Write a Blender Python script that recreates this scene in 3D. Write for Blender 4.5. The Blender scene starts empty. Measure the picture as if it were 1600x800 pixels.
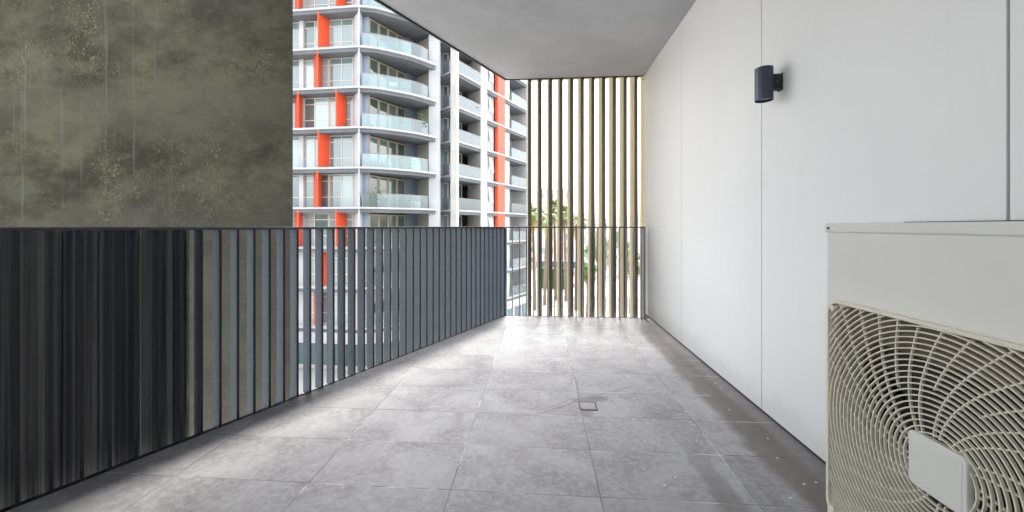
import bpy, bmesh, math, random
from mathutils import Vector, Matrix
random.seed(7)
R = math.radians
PI = math.pi
scn = bpy.context.scene
COL = scn.collection

# ------------------------------------------------------------------ camera, sky, sun, exposure
TH = R(4.1)                      # the lens looks a little to the left of the balcony's long axis
CT, ST = math.cos(TH), math.sin(TH)
EYE = 1.07
cam_d = bpy.data.cameras.new("camera")
cam = bpy.data.objects.new("camera", cam_d)
COL.objects.link(cam)
cam.location = (0, 0, EYE)
cam.rotation_euler = (R(90), 0, TH)
cam_d.sensor_width = 36
cam_d.lens = 36 * 600 / 1600
cam_d.shift_y = -46.5 / 1600
cam_d.clip_start = 0.02
cam_d.clip_end = 3000
scn.camera = cam

SUN_EL, SUN_AZ = R(61), R(4)   # azimuth measured clockwise from +Y: a veiled sun high ahead, over the tower
world = bpy.data.worlds.new("World")
scn.world = world
world.use_nodes = True
wn = world.node_tree
wn.nodes.clear()
wo = wn.nodes.new("ShaderNodeOutputWorld")
bg = wn.nodes.new("ShaderNodeBackground")
sky = wn.nodes.new("ShaderNodeTexSky")
sky.sky_type = 'NISHITA'
sky.sun_disc = False
sky.sun_elevation = SUN_EL
sky.sun_rotation = SUN_AZ
sky.air_density = 1.0
sky.dust_density = 4.0
sky.ozone_density = 1.0
hs = wn.nodes.new("ShaderNodeHueSaturation")
hs.inputs['Saturation'].default_value = 0.22
bg.inputs['Strength'].default_value = 0.15
wn.links.new(sky.outputs[0], hs.inputs['Color'])
wn.links.new(hs.outputs[0], bg.inputs['Color'])
wn.links.new(bg.outputs[0], wo.inputs['Surface'])

sd = bpy.data.lights.new("sun", 'SUN')
sd.energy = 0.85
sd.angle = R(10)
sd.color = (1, 0.97, 0.92)
sun = bpy.data.objects.new("sun", sd)
COL.objects.link(sun)
sun_dir = Vector((math.sin(SUN_AZ) * math.cos(SUN_EL), math.cos(SUN_AZ) * math.cos(SUN_EL), math.sin(SUN_EL)))
sun.rotation_euler = sun_dir.to_track_quat('Z', 'Y').to_euler()
sun.location = (0, 0, 20)

scn.view_settings.view_transform = 'Standard'
scn.view_settings.look = 'None'
scn.view_settings.gamma = 1.0
scn.view_settings.exposure = 2.72
scn.view_settings.use_curve_mapping = False
scn.cycles.max_bounces = 10
scn.cycles.diffuse_bounces = 6
scn.cycles.transparent_max_bounces = 12
scn.cycles.caustics_reflective = False
scn.cycles.caustics_refractive = False

# ------------------------------------------------------------------ materials
def lin(v):
    return v

def new_mat(name, col=(0.5, 0.5, 0.5), rough=0.6, metal=0.0, spec=0.5):
    m = bpy.data.materials.new(name)
    m.use_nodes = True
    b = m.node_tree.nodes['Principled BSDF']
    b.inputs['Base Color'].default_value = (*col, 1)
    b.inputs['Roughness'].default_value = rough
    b.inputs['Metallic'].default_value = metal
    b.inputs['Specular IOR Level'].default_value = spec
    return m

class NT:
    """small wrapper to write node trees compactly"""
    def __init__(s, m):
        s.t = m.node_tree; s.n = s.t.nodes; s.l = s.t.links
        s.b = s.n['Principled BSDF']
    def node(s, kind, **kw):
        n = s.n.new(kind)
        for k, v in kw.items():
            setattr(n, k, v)
        return n
    def put(s, sock, v):
        if hasattr(v, 'is_linked') or isinstance(v, bpy.types.NodeSocket):
            s.l.new(v, sock)
        else:
            sock.default_value = v
    def math(s, op, a, b=None, c=None, clamp=False):
        n = s.n.new('ShaderNodeMath'); n.operation = op; n.use_clamp = clamp
        s.put(n.inputs[0], a)
        if b is not None: s.put(n.inputs[1], b)
        if c is not None: s.put(n.inputs[2], c)
        return n.outputs[0]
    def mix(s, f, a, b, mode='MIX'):
        n = s.n.new('ShaderNodeMix'); n.data_type = 'RGBA'; n.blend_type = mode
        s.put(n.inputs[0], f)
        s.put(n.inputs[6], (*a, 1) if isinstance(a, tuple) else a)
        s.put(n.inputs[7], (*b, 1) if isinstance(b, tuple) else b)
        return n.outputs[2]
    def coord(s, which='Object'):
        return s.n.new('ShaderNodeTexCoord').outputs[which]
    def mapping(s, vec, scale=(1, 1, 1), rot=(0, 0, 0), loc=(0, 0, 0)):
        n = s.n.new('ShaderNodeMapping')
        n.inputs['Scale'].default_value = scale
        n.inputs['Rotation'].default_value = rot
        n.inputs['Location'].default_value = loc
        s.l.new(vec, n.inputs['Vector'])
        return n.outputs[0]
    def noise(s, vec, scale=5, detail=4, rough=0.55, dist=0.0):
        n = s.n.new('ShaderNodeTexNoise')
        n.inputs['Scale'].default_value = scale
        n.inputs['Detail'].default_value = detail
        n.inputs['Roughness'].default_value = rough
        n.inputs['Distortion'].default_value = dist
        s.l.new(vec, n.inputs['Vector'])
        return n.outputs['Fac']
    def ramp(s, f, a, b):
        """smooth 0..1 between a and b"""
        n = s.n.new('ShaderNodeMapRange'); n.interpolation_type = 'SMOOTHSTEP'
        s.put(n.inputs['Value'], f)
        n.inputs['From Min'].default_value = a
        n.inputs['From Max'].default_value = b
        return n.outputs[0]
    def bump(s, h, strength=0.2, dist=0.01):
        n = s.n.new('ShaderNodeBump')
        n.inputs['Strength'].default_value = strength
        n.inputs['Distance'].default_value = dist
        s.l.new(h, n.inputs['Height'])
        s.l.new(n.outputs[0], s.b.inputs['Normal'])

def mottled(name, c1, c2, scale=3, rough=0.6, metal=0.0, spec=0.5, bump=0.0, bscale=60, rvar=0.0):
    m = new_mat(name, c1, rough, metal, spec)
    t = NT(m)
    co = t.coord()
    f = t.noise(co, scale, 6, 0.6)
    t.l.new(t.mix(t.ramp(f, 0.3, 0.7), c1, c2), t.b.inputs['Base Color'])
    if rvar:
        t.l.new(t.math('MULTIPLY_ADD', t.noise(co, scale * 3, 4), rvar, rough - rvar / 2), t.b.inputs['Roughness'])
    if bump:
        t.bump(t.noise(co, bscale, 3), bump, 0.004)
    return m

M = {}
M['slate'] = mottled('slate_paint', (0.24, 0.285, 0.345), (0.27, 0.315, 0.38), 14, 0.27, 0.8, 0.5)
M['slate_rail'] = mottled('slate_rail_paint', (0.030, 0.032, 0.038), (0.042, 0.044, 0.050), 10, 0.4, 0, 0.6)
M['ribbed_dark'] = mottled('ribbed_dark', (0.030, 0.032, 0.042), (0.055, 0.057, 0.062), 5, 0.5)
def ribbed():
    m = new_mat('ribbed_dark_sheet', (.05, .05, .06), 0.42, 0.2)
    t = NT(m); co = t.coord()
    f = t.noise(t.mapping(co, (14, 14, .12)), 2.0, 4, 0.7)
    col = t.mix(t.ramp(f, 0.38, 0.66), (0.050, 0.052, 0.066), (0.30, 0.295, 0.29))
    g_ = t.noise(t.mapping(co, (1, 1, .5)), 6, 6, 0.75)
    col = t.mix(t.math('MULTIPLY', t.ramp(g_, 0.45, 0.7), 0.4), col, (0.15, 0.14, 0.115))
    t.l.new(col, t.b.inputs['Base Color'])
    return m
M['ribbed_dark'] = ribbed()
M['black_trim'] = new_mat('black_trim', (0.012, 0.012, 0.014), 0.5)
M['wall_white'] = mottled('wall_white', (0.76, 0.785, 0.79), (0.80, 0.81, 0.805), 1.1, 0.42, 0, 0.4, 0.03, 90, 0.1)
def wall_white():
    m = new_mat('wall_white_panel', (0.8, 0.8, 0.8), 0.42, 0, 0.4)
    t = NT(m); g_ = t.n.new('ShaderNodeNewGeometry'); co = g_.outputs['Position']
    col = t.mix(t.ramp(t.noise(co, 0.9, 5, 0.6), 0.3, 0.7), (0.80, 0.81, 0.80), (0.845, 0.845, 0.83))
    dr_ = t.noise(t.mapping(co, (1, 1, 0.05)), 9, 5, 0.75)
    col = t.mix(t.math('MULTIPLY', t.ramp(dr_, 0.52, 0.75), 0.11), col, (0.60, 0.60, 0.58))
    sep = t.n.new('ShaderNodeSeparateXYZ'); t.l.new(co, sep.inputs[0])
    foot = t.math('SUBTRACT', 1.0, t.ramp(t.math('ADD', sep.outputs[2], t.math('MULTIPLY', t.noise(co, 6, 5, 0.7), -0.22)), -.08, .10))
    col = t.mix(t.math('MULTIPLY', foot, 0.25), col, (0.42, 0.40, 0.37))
    sm_ = t.ramp(t.noise(co, 5.0, 7, 0.75, 0.4), 0.60, 0.74)
    col = t.mix(t.math('MULTIPLY', sm_, 0.14), col, (0.50, 0.49, 0.47))
    t.l.new(col, t.b.inputs['Base Color'])
    t.l.new(t.math('MULTIPLY_ADD', t.noise(co, 3, 5), 0.18, 0.34), t.b.inputs['Roughness'])
    t.bump(t.noise(co, 1.3, 2), 0.12, 0.02)
    return m
M['wall_white'] = wall_white()
M['wall_back'] = new_mat('wall_backing', (0.16, 0.17, 0.18), 0.8)
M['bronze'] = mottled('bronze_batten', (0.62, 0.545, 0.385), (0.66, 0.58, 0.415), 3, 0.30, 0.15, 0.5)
M['bronze_shade'] = mottled('bronze_shade', (0.175, 0.140, 0.100), (0.215, 0.172, 0.125), 2, 0.35, 0.3, 0.5)  # darker copy of the bronze: shade painted into the batten fronts
M['ac_white'] = mottled('ac_enamel', (0.76, 0.76, 0.71), (0.80, 0.80, 0.745), 4, 0.34, 0, 0.5, 0.02, 300)
M['ac_grille'] = new_mat('ac_guard', (0.80, 0.765, 0.63), 0.4)
M['ac_dark'] = new_mat('ac_cavity', (0.030, 0.026, 0.020), 0.6)
M['ac_shroud'] = new_mat('ac_shroud', (0.14, 0.122, 0.082), 0.5)
M['screw'] = new_mat('screw_steel', (0.12, 0.10, 0.09), 0.4, 0.8)
M['lamp_navy'] = mottled('lamp_navy', (0.030, 0.032, 0.062), (0.036, 0.038, 0.070), 20, 0.3, 0.2, 0.6)
M['lamp_inner'] = new_mat('lamp_inner', (0.25, 0.25, 0.25), 0.3)
M['tower_white'] = mottled('tower_white', (0.42, 0.43, 0.44), (0.50, 0.51, 0.52), 0.7, 0.6, 0, 0.3)
M['tower_conc'] = mottled('tower_concrete', (0.42, 0.415, 0.39), (0.50, 0.49, 0.465), 0.8, 0.7, 0, 0.3)
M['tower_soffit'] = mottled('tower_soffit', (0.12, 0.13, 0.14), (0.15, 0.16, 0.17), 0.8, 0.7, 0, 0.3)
M['tower_blue'] = new_mat('tower_blue', (0.38, 0.46, 0.58), 0.5)
M['tower_bluegrey'] = new_mat('tower_bluegrey', (0.15, 0.19, 0.24), 0.5)
M['tower_beige'] = new_mat('tower_beige', (0.40, 0.39, 0.33), 0.7)
M['tower_orange'] = mottled('tower_orange', (0.70, 0.078, 0.028), (0.74, 0.092, 0.034), 0.6, 0.45, 0, 0.4)
M['win_frame'] = new_mat('window_frame', (0.62, 0.58, 0.50), 0.5)
M['win_frame_tan'] = new_mat('window_frame_tan', (0.36, 0.29, 0.19), 0.5)
M['handrail'] = new_mat('handrail_brown', (0.26, 0.19, 0.17), 0.35, 0.5)
M['hedge'] = mottled('hedge_leaf', (0.05, 0.13, 0.02), (0.09, 0.20, 0.035), 2.0, 0.6)
M['palm'] = mottled('palm_leaf', (0.10, 0.18, 0.03), (0.16, 0.24, 0.05), 1.5, 0.5)
M['palm_old'] = new_mat('palm_leaf_old', (0.42, 0.34, 0.08), 0.6)
M['bark'] = mottled('bark', (0.16, 0.12, 0.08), (0.24, 0.19, 0.14), 4, 0.8)
M['leaf'] = mottled('tree_leaf', (0.12, 0.19, 0.04), (0.20, 0.29, 0.07), 1.2, 0.6)
M['far_beige'] = mottled('far_beige', (0.66, 0.52, 0.42), (0.72, 0.58, 0.48), 0.3, 0.7)
M['far_white'] = mottled('far_white', (0.76, 0.75, 0.73), (0.80, 0.79, 0.77), 0.3, 0.7)
M['far_dark'] = new_mat('far_dark', (0.10, 0.12, 0.15), 0.6)
M['drain_metal'] = mottled('drain_metal', (0.10, 0.06, 0.045), (0.05, 0.045, 0.045), 60, 0.5, 0.4)
M['foot_rubber'] = new_mat('foot_rubber', (0.02, 0.02, 0.02), 0.8)
M['galv'] = mottled('galvanised', (0.35, 0.36, 0.37), (0.5, 0.5, 0.5), 20, 0.4, 0.7)

def glass_pane(name, dark, pale):
    """reflective facade glass: dark room or pale curtain behind it, different for each pane"""
    m = new_mat(name, dark, 0.04, 0.0, 0.5)
    t = NT(m)
    oi = t.n.new('ShaderNodeObjectInfo')
    co = t.coord()
    f = t.math('POWER', oi.outputs['Random'], 1.2)
    wav = t.noise(t.mapping(co, (5.0, 5.0, 0.15)), 1.6, 3)
    f2 = t.math('MULTIPLY', t.math('ADD', f, t.math('MULTIPLY', wav, 0.25)), 1.0, clamp=True)
    t.l.new(t.mix(f2, dark, pale), t.b.inputs['Base Color'])
    t.b.inputs['IOR'].default_value = 2.1
    return m
M['pane'] = glass_pane('facade_glass', (0.04, 0.085, 0.085), (0.34, 0.45, 0.45))
M['pane_dark'] = glass_pane('balcony_door_glass', (0.018, 0.035, 0.032), (0.10, 0.16, 0.145))
M['pane_pale'] = glass_pane('bright_glass', (0.45, 0.50, 0.52), (0.62, 0.66, 0.68))
M['pane_shop'] = glass_pane('shop_glass', (0.03, 0.10, 0.10), (0.10, 0.22, 0.21))

def balustrade_glass():
    m = bpy.data.materials.new('balustrade_glass')
    m.use_nodes = True
    t = m.node_tree; t.nodes.clear()
    out = t.nodes.new('ShaderNodeOutputMaterial')
    tr = t.nodes.new('ShaderNodeBsdfTransparent'); tr.inputs[0].default_value = (0.70, 0.86, 0.85, 1)
    gl = t.nodes.new('ShaderNodeBsdfGlossy'); gl.inputs['Roughness'].default_value = 0.05
    gl.inputs[0].default_value = (0.88, 0.94, 0.95, 1)
    df = t.nodes.new('ShaderNodeBsdfDiffuse'); df.inputs[0].default_value = (0.50, 0.58, 0.58, 1)
    fr = t.nodes.new('ShaderNodeFresnel'); fr.inputs[0].default_value = 1.9
    m1 = t.nodes.new('ShaderNodeMixShader'); m1.inputs[0].default_value = 0.20
    m2 = t.nodes.new('ShaderNodeMixShader')
    t.links.new(tr.outputs[0], m1.inputs[1]); t.links.new(df.outputs[0], m1.inputs[2])
    t.links.new(fr.outputs[0], m2.inputs[0]); t.links.new(m1.outputs[0], m2.inputs[1]); t.links.new(gl.outputs[0], m2.inputs[2])
    t.links.new(m2.outputs[0], out.inputs[0])
    return m
M['bal_glass'] = balustrade_glass()

# balcony floor tiles: worn grey porcelain, 600 mm wide, laid in rows across the balcony
TILE_X0, TILE_W, TILE_Y0, TILE_H = -0.36, 0.60, 1.537, 0.324
def tile_mat():
    m = new_mat('floor_tiles', (0.25, 0.25, 0.25), 0.45)
    t = NT(m)
    co = t.coord()
    sep = t.n.new('ShaderNodeSeparateXYZ'); t.l.new(co, sep.inputs[0])
    X, Y = sep.outputs[0], sep.outputs[1]
    def line(v, o, w, half):
        q = t.math('DIVIDE', t.math('SUBTRACT', v, o), w)
        fr = t.math('FRACT', t.math('ADD', q, 0.5))
        d = t.math('MULTIPLY', t.math('ABSOLUTE', t.math('SUBTRACT', fr, 0.5)), w)
        return d, t.math('FLOOR', q)
    wob = t.math('MULTIPLY', t.math('SUBTRACT', t.noise(co, 2.3, 2), 0.5), 0.004)
    dx, ix = line(t.math('ADD', X, wob), TILE_X0, TILE_W, 0)
    dy, iy = line(t.math('ADD', Y, wob), TILE_Y0, TILE_H, 0)
    d = t.math('MINIMUM', dx, dy)
    grout = t.math('SUBTRACT', 1.0, t.ramp(d, 0.0012, 0.0036))
    # tone of each tile
    cx = t.n.new('ShaderNodeCombineXYZ'); t.l.new(ix, cx.inputs[0]); t.l.new(iy, cx.inputs[1])
    wn_ = t.n.new('ShaderNodeTexWhiteNoise'); wn_.noise_dimensions = '3D'; t.l.new(cx.outputs[0], wn_.inputs['Vector'])
    off = t.n.new('ShaderNodeVectorMath'); off.operation = 'MULTIPLY_ADD'
    t.l.new(wn_.outputs['Color'], off.inputs[0]); off.inputs[1].default_value = (9, 9, 9); t.l.new(co, off.inputs[2])
    tex = off.outputs[0]
    big = t.noise(tex, 2.6, 7, 0.68, 0.7)
    col = t.mix(t.ramp(big, 0.30, 0.72), (0.155, 0.155, 0.157), (0.335, 0.335, 0.34))
    fine = t.noise(tex, 38, 5, 0.7)
    col = t.mix(t.ramp(fine, 0.35, 0.75), col, (0.42, 0.42, 0.425), 'MIX')
    # blend fine lightly
    col = t.mix(0.55, t.mix(t.ramp(big, 0.30, 0.72), (0.17, 0.17, 0.172), (0.31, 0.31, 0.315)), col)
    tone = t.math('MULTIPLY_ADD', wn_.outputs['Value'], 0.16, 0.92)
    hv = t.n.new('ShaderNodeHueSaturation'); t.l.new(tone, hv.inputs['Value']); t.l.new(col, hv.inputs['Color'])
    col = hv.outputs[0]
    # brownish grime in wandering patches
    grime = t.ramp(t.noise(co, 1.5, 6, 0.7, 1.2), 0.55, 0.80)
    col = t.mix(t.math('MULTIPLY', grime, 0.55), col, (0.16, 0.145, 0.13))
    # dirt washed against the wall foot, ragged band
    wallband = t.ramp(t.math('ADD', X, t.math('MULTIPLY', t.math('SUBTRACT', t.noise(co, 3.0, 5, 0.7), 0.5), 0.22)), 1.02, 1.17)
    col = t.mix(t.math('MULTIPLY', wallband, 0.62), col, (0.098, 0.088, 0.080))
    # damp brown streak running along the wall foot, and one short one near the air conditioner
    def stripe(xc, w, ya, yb, n_sc, amt, colr, col):
        xx = t.math('ADD', X, t.math('MULTIPLY', t.math('SUBTRACT', t.noise(co, n_sc, 5, 0.7), 0.5), 0.16))
        d_ = t.math('ABSOLUTE', t.math('SUBTRACT', xx, xc))
        f_ = t.math('SUBTRACT', 1.0, t.ramp(d_, w * .4, w))
        f_ = t.math('MULTIPLY', f_, t.ramp(Y, ya, ya + .25))
        f_ = t.math('MULTIPLY', f_, t.math('SUBTRACT', 1.0, t.ramp(Y, yb - .5, yb)))
        return t.mix(t.math('MULTIPLY', f_, amt), col, colr)
    col = stripe(1.10, .12, 1.1, 4.4, 2.5, .72, (0.090, 0.078, 0.064), col)
    col = stripe(0.74, .07, .3, 2.1, 3.0, .55, (0.10, 0.09, 0.082), col)
    # scuffs dragged from the drain
    def scuff(p, q, w, amt, col):
        ax, ay = q[0] - p[0], q[1] - p[1]; L2 = ax * ax + ay * ay
        px = t.math('SUBTRACT', X, p[0]); py = t.math('SUBTRACT', Y, p[1])
        u_ = t.math('DIVIDE', t.math('ADD', t.math('MULTIPLY', px, ax), t.math('MULTIPLY', py, ay)), L2, clamp=False)
        u_ = t.math('MINIMUM', t.math('MAXIMUM', u_, 0.0), 1.0)
        ex = t.math('SUBTRACT', px, t.math('MULTIPLY', u_, ax)); ey = t.math('SUBTRACT', py, t.math('MULTIPLY', u_, ay))
        dd = t.math('SQRT', t.math('ADD', t.math('MULTIPLY', ex, ex), t.math('MULTIPLY', ey, ey)))
        dd = t.math('ADD', dd, t.math('MULTIPLY', t.math('SUBTRACT', t.noise(co, 30, 4, 0.7), 0.5), w * 1.8))
        f_ = t.math('SUBTRACT', 1.0, t.ramp(dd, w * .3, w))
        return t.mix(t.math('MULTIPLY', f_, amt), col, (0.07, 0.07, 0.07))
    col = scuff((0.22, 2.36), (-0.02, 2.18), .012, .5, col)
    col = scuff((0.20, 2.40), (-0.01, 2.22), .010, .3, col)
    col = scuff((0.33, 2.44), (0.62, 2.62), .014, .35, col)
    col = scuff((0.24, 2.38), (0.38, 2.42), .055, .65, col)
    col = scuff((0.27, 2.33), (0.27, 2.20), .05, .45, col)
    col = scuff((0.245, 2.35), (0.25, 2.75), .012, .55, col)
    # grout, dark with chalky stretches
    chalk = t.ramp(t.noise(co, 2.2, 4, 0.6), 0.50, 0.60)
    gc = t.mix(chalk, (0.065, 0.065, 0.065), (0.58, 0.58, 0.58))
    col = t.mix(t.math('MULTIPLY', grout, t.math('MULTIPLY_ADD', t.ramp(t.noise(co, 1.7, 3), 0.35, 0.65), 0.55, 0.35)), col, gc)
    # chalk haze beside the grout
    near = t.math('MULTIPLY', t.math('SUBTRACT', 1.0, t.ramp(d, 0.002, 0.030)), t.ramp(t.noise(co, 5, 6, 0.75), 0.52, 0.72))
    col = t.mix(t.math('MULTIPLY', near, 0.35), col, (0.42, 0.42, 0.42))
    # paint specks, mostly on the wall side
    vo = t.n.new('ShaderNodeTexVoronoi'); vo.inputs['Scale'].default_value = 19; t.l.new(co, vo.inputs['Vector'])
    spk = t.math('SUBTRACT', 1.0, t.ramp(vo.outputs['Distance'], 0.06, 0.13))
    sc = t.n.new('ShaderNodeSeparateColor'); t.l.new(vo.outputs['Color'], sc.inputs[0])
    spk = t.math('MULTIPLY', spk, t.math('GREATER_THAN', sc.outputs[0], 0.72))
    spk = t.math('MULTIPLY', spk, t.ramp(t.math('ADD', X, t.noise(co, 2, 3)), 0.65, 1.05))
    col = t.mix(spk, col, (0.62, 0.62, 0.62))
    col = t.mix(1.0, col, (1.06, 1.045, 1.055), 'MULTIPLY')
    t.l.new(col, t.b.inputs['Base Color'])
    rg = t.math('MULTIPLY_ADD', t.noise(co, 6, 6, 0.7), 0.30, 0.33)
    t.l.new(t.math('ADD', rg, t.math('MULTIPLY', grime, 0.12)), t.b.inputs['Roughness'])
    h = t.math('SUBTRACT', t.math('MULTIPLY', fine, 0.10), t.math('MULTIPLY', grout, 0.5))
    t.bump(h, 0.35, 0.003)
    return m
M['tiles'] = tile_mat()

def ceiling_mat():
    m = new_mat('ceiling_render', (0.2, 0.2, 0.2), 0.7)
    t = NT(m); co = t.coord()
    f = t.noise(co, 2.2, 7, 0.65, 0.4)
    g = t.noise(co, 55, 4, 0.7)
    col = t.mix(t.ramp(f, 0.3, 0.7), (0.355, 0.362, 0.38), (0.43, 0.437, 0.455))
    col = t.mix(t.math('MULTIPLY', t.ramp(g, 0.45, 0.8), 0.35), col, (0.42, 0.42, 0.42))
    t.l.new(col, t.b.inputs['Base Color'])
    t.bump(g, 0.25, 0.004)
    return m
M['ceiling'] = ceiling_mat()

def blade_mat():
    m = new_mat('weathered_concrete', (0.12, 0.12, 0.09), 0.75, 0, 0.3)
    t = NT(m); co = t.coord()
    sep = t.n.new('ShaderNodeSeparateXYZ'); t.l.new(co, sep.inputs[0])
    flat = t.mapping(co, (0.8, 0.3, 1.3), (0, R(-14), 0))
    a = t.noise(flat, 1.9, 9, 0.74, 0.1)
    col = t.mix(t.ramp(a, 0.36, 0.66), (0.034, 0.029, 0.016), (0.130, 0.124, 0.080))
    b = t.noise(t.mapping(co, (0.7, 0.3, 1.7), (0, R(24), 0), (4, 0, 2)), 2.6, 9, 0.72, 0.1)
    col = t.mix(t.math('MULTIPLY', t.ramp(b, 0.50, 0.66), 0.6), col, (0.115, 0.122, 0.092))
    # mid-size blotches that break the flat tone
    c_ = t.noise(t.mapping(co, (1, .4, 1.2), (0, 0, 0), (1, 5, 2)), 9, 8, 0.78, 0.2)
    col = t.mix(t.math('MULTIPLY', t.ramp(c_, 0.50, 0.70), 0.55), col, (0.030, 0.026, 0.015))
    # crumbly lime spots in clusters
    n1 = t.noise(t.mapping(co, (1, 1, 0.8)), 62, 5, 0.75, 0.8)
    cl = t.ramp(t.noise(t.mapping(co, (1.3, 0.3, 0.8), (0, 0, 0), (3.1, 0, 5.2)), 1.5, 8, 0.70, 0.2), 0.45, 0.60)
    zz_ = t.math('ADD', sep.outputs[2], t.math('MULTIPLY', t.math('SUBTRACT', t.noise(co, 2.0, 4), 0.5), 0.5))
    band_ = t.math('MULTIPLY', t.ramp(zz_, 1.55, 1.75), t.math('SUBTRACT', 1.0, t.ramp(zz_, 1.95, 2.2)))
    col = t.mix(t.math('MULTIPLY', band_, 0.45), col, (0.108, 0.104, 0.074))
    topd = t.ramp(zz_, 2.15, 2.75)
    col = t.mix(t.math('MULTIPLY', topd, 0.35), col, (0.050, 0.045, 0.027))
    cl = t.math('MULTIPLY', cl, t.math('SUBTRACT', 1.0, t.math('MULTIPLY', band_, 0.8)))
    sp = t.math('MULTIPLY', t.ramp(n1, 0.53, 0.62), cl)
    col = t.mix(t.math('MULTIPLY', sp, 0.8), col, (0.27, 0.245, 0.135))
    dk = t.math('MULTIPLY', t.ramp(t.noise(co, 48, 5, 0.75, 0.5), 0.53, 0.62), cl)
    col = t.mix(t.math('MULTIPLY', dk, 0.75), col, (0.020, 0.017, 0.008))
    # a few long run-off lines
    vs = t.noise(t.mapping(co, (1, 1, 0.02)), 22, 3, 0.8)
    leftm = t.math('SUBTRACT', 1.0, t.ramp(sep.outputs[0], -2.9, -2.3))
    col = t.mix(t.math('MULTIPLY', t.math('MULTIPLY', t.ramp(vs, 0.60, 0.68), leftm), 0.45), col, (0.16, 0.17, 0.135))
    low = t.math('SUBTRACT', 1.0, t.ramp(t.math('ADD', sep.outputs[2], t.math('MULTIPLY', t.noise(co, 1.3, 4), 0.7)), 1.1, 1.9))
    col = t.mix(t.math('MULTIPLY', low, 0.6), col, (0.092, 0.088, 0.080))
    t.l.new(col, t.b.inputs['Base Color'])
    h = t.math('ADD', t.math('MULTIPLY', sp, 0.8), t.math('MULTIPLY', a, 0.4))
    t.bump(h, 0.35, 0.01)
    return m
M['blade'] = blade_mat()

def ground_mat():
    m = new_mat('paving', (0.45, 0.45, 0.44), 0.8)
    t = NT(m); co = t.coord()
    f = t.noise(co, 0.35, 6, 0.6)
    col = t.mix(t.ramp(f, 0.3, 0.7), (0.30, 0.295, 0.285), (0.36, 0.355, 0.345))
    t.l.new(col, t.b.inputs['Base Color'])
    return m
M['ground'] = ground_mat()
M['asphalt'] = mottled('asphalt', (0.16, 0.16, 0.16), (0.20, 0.20, 0.20), 1.5, 0.85)
M['road_paint'] = new_mat('road_paint', (0.75, 0.75, 0.75), 0.6)
M['kerb'] = mottled('kerb_stone', (0.42, 0.41, 0.39), (0.5, 0.49, 0.47), 2, 0.8)

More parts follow.
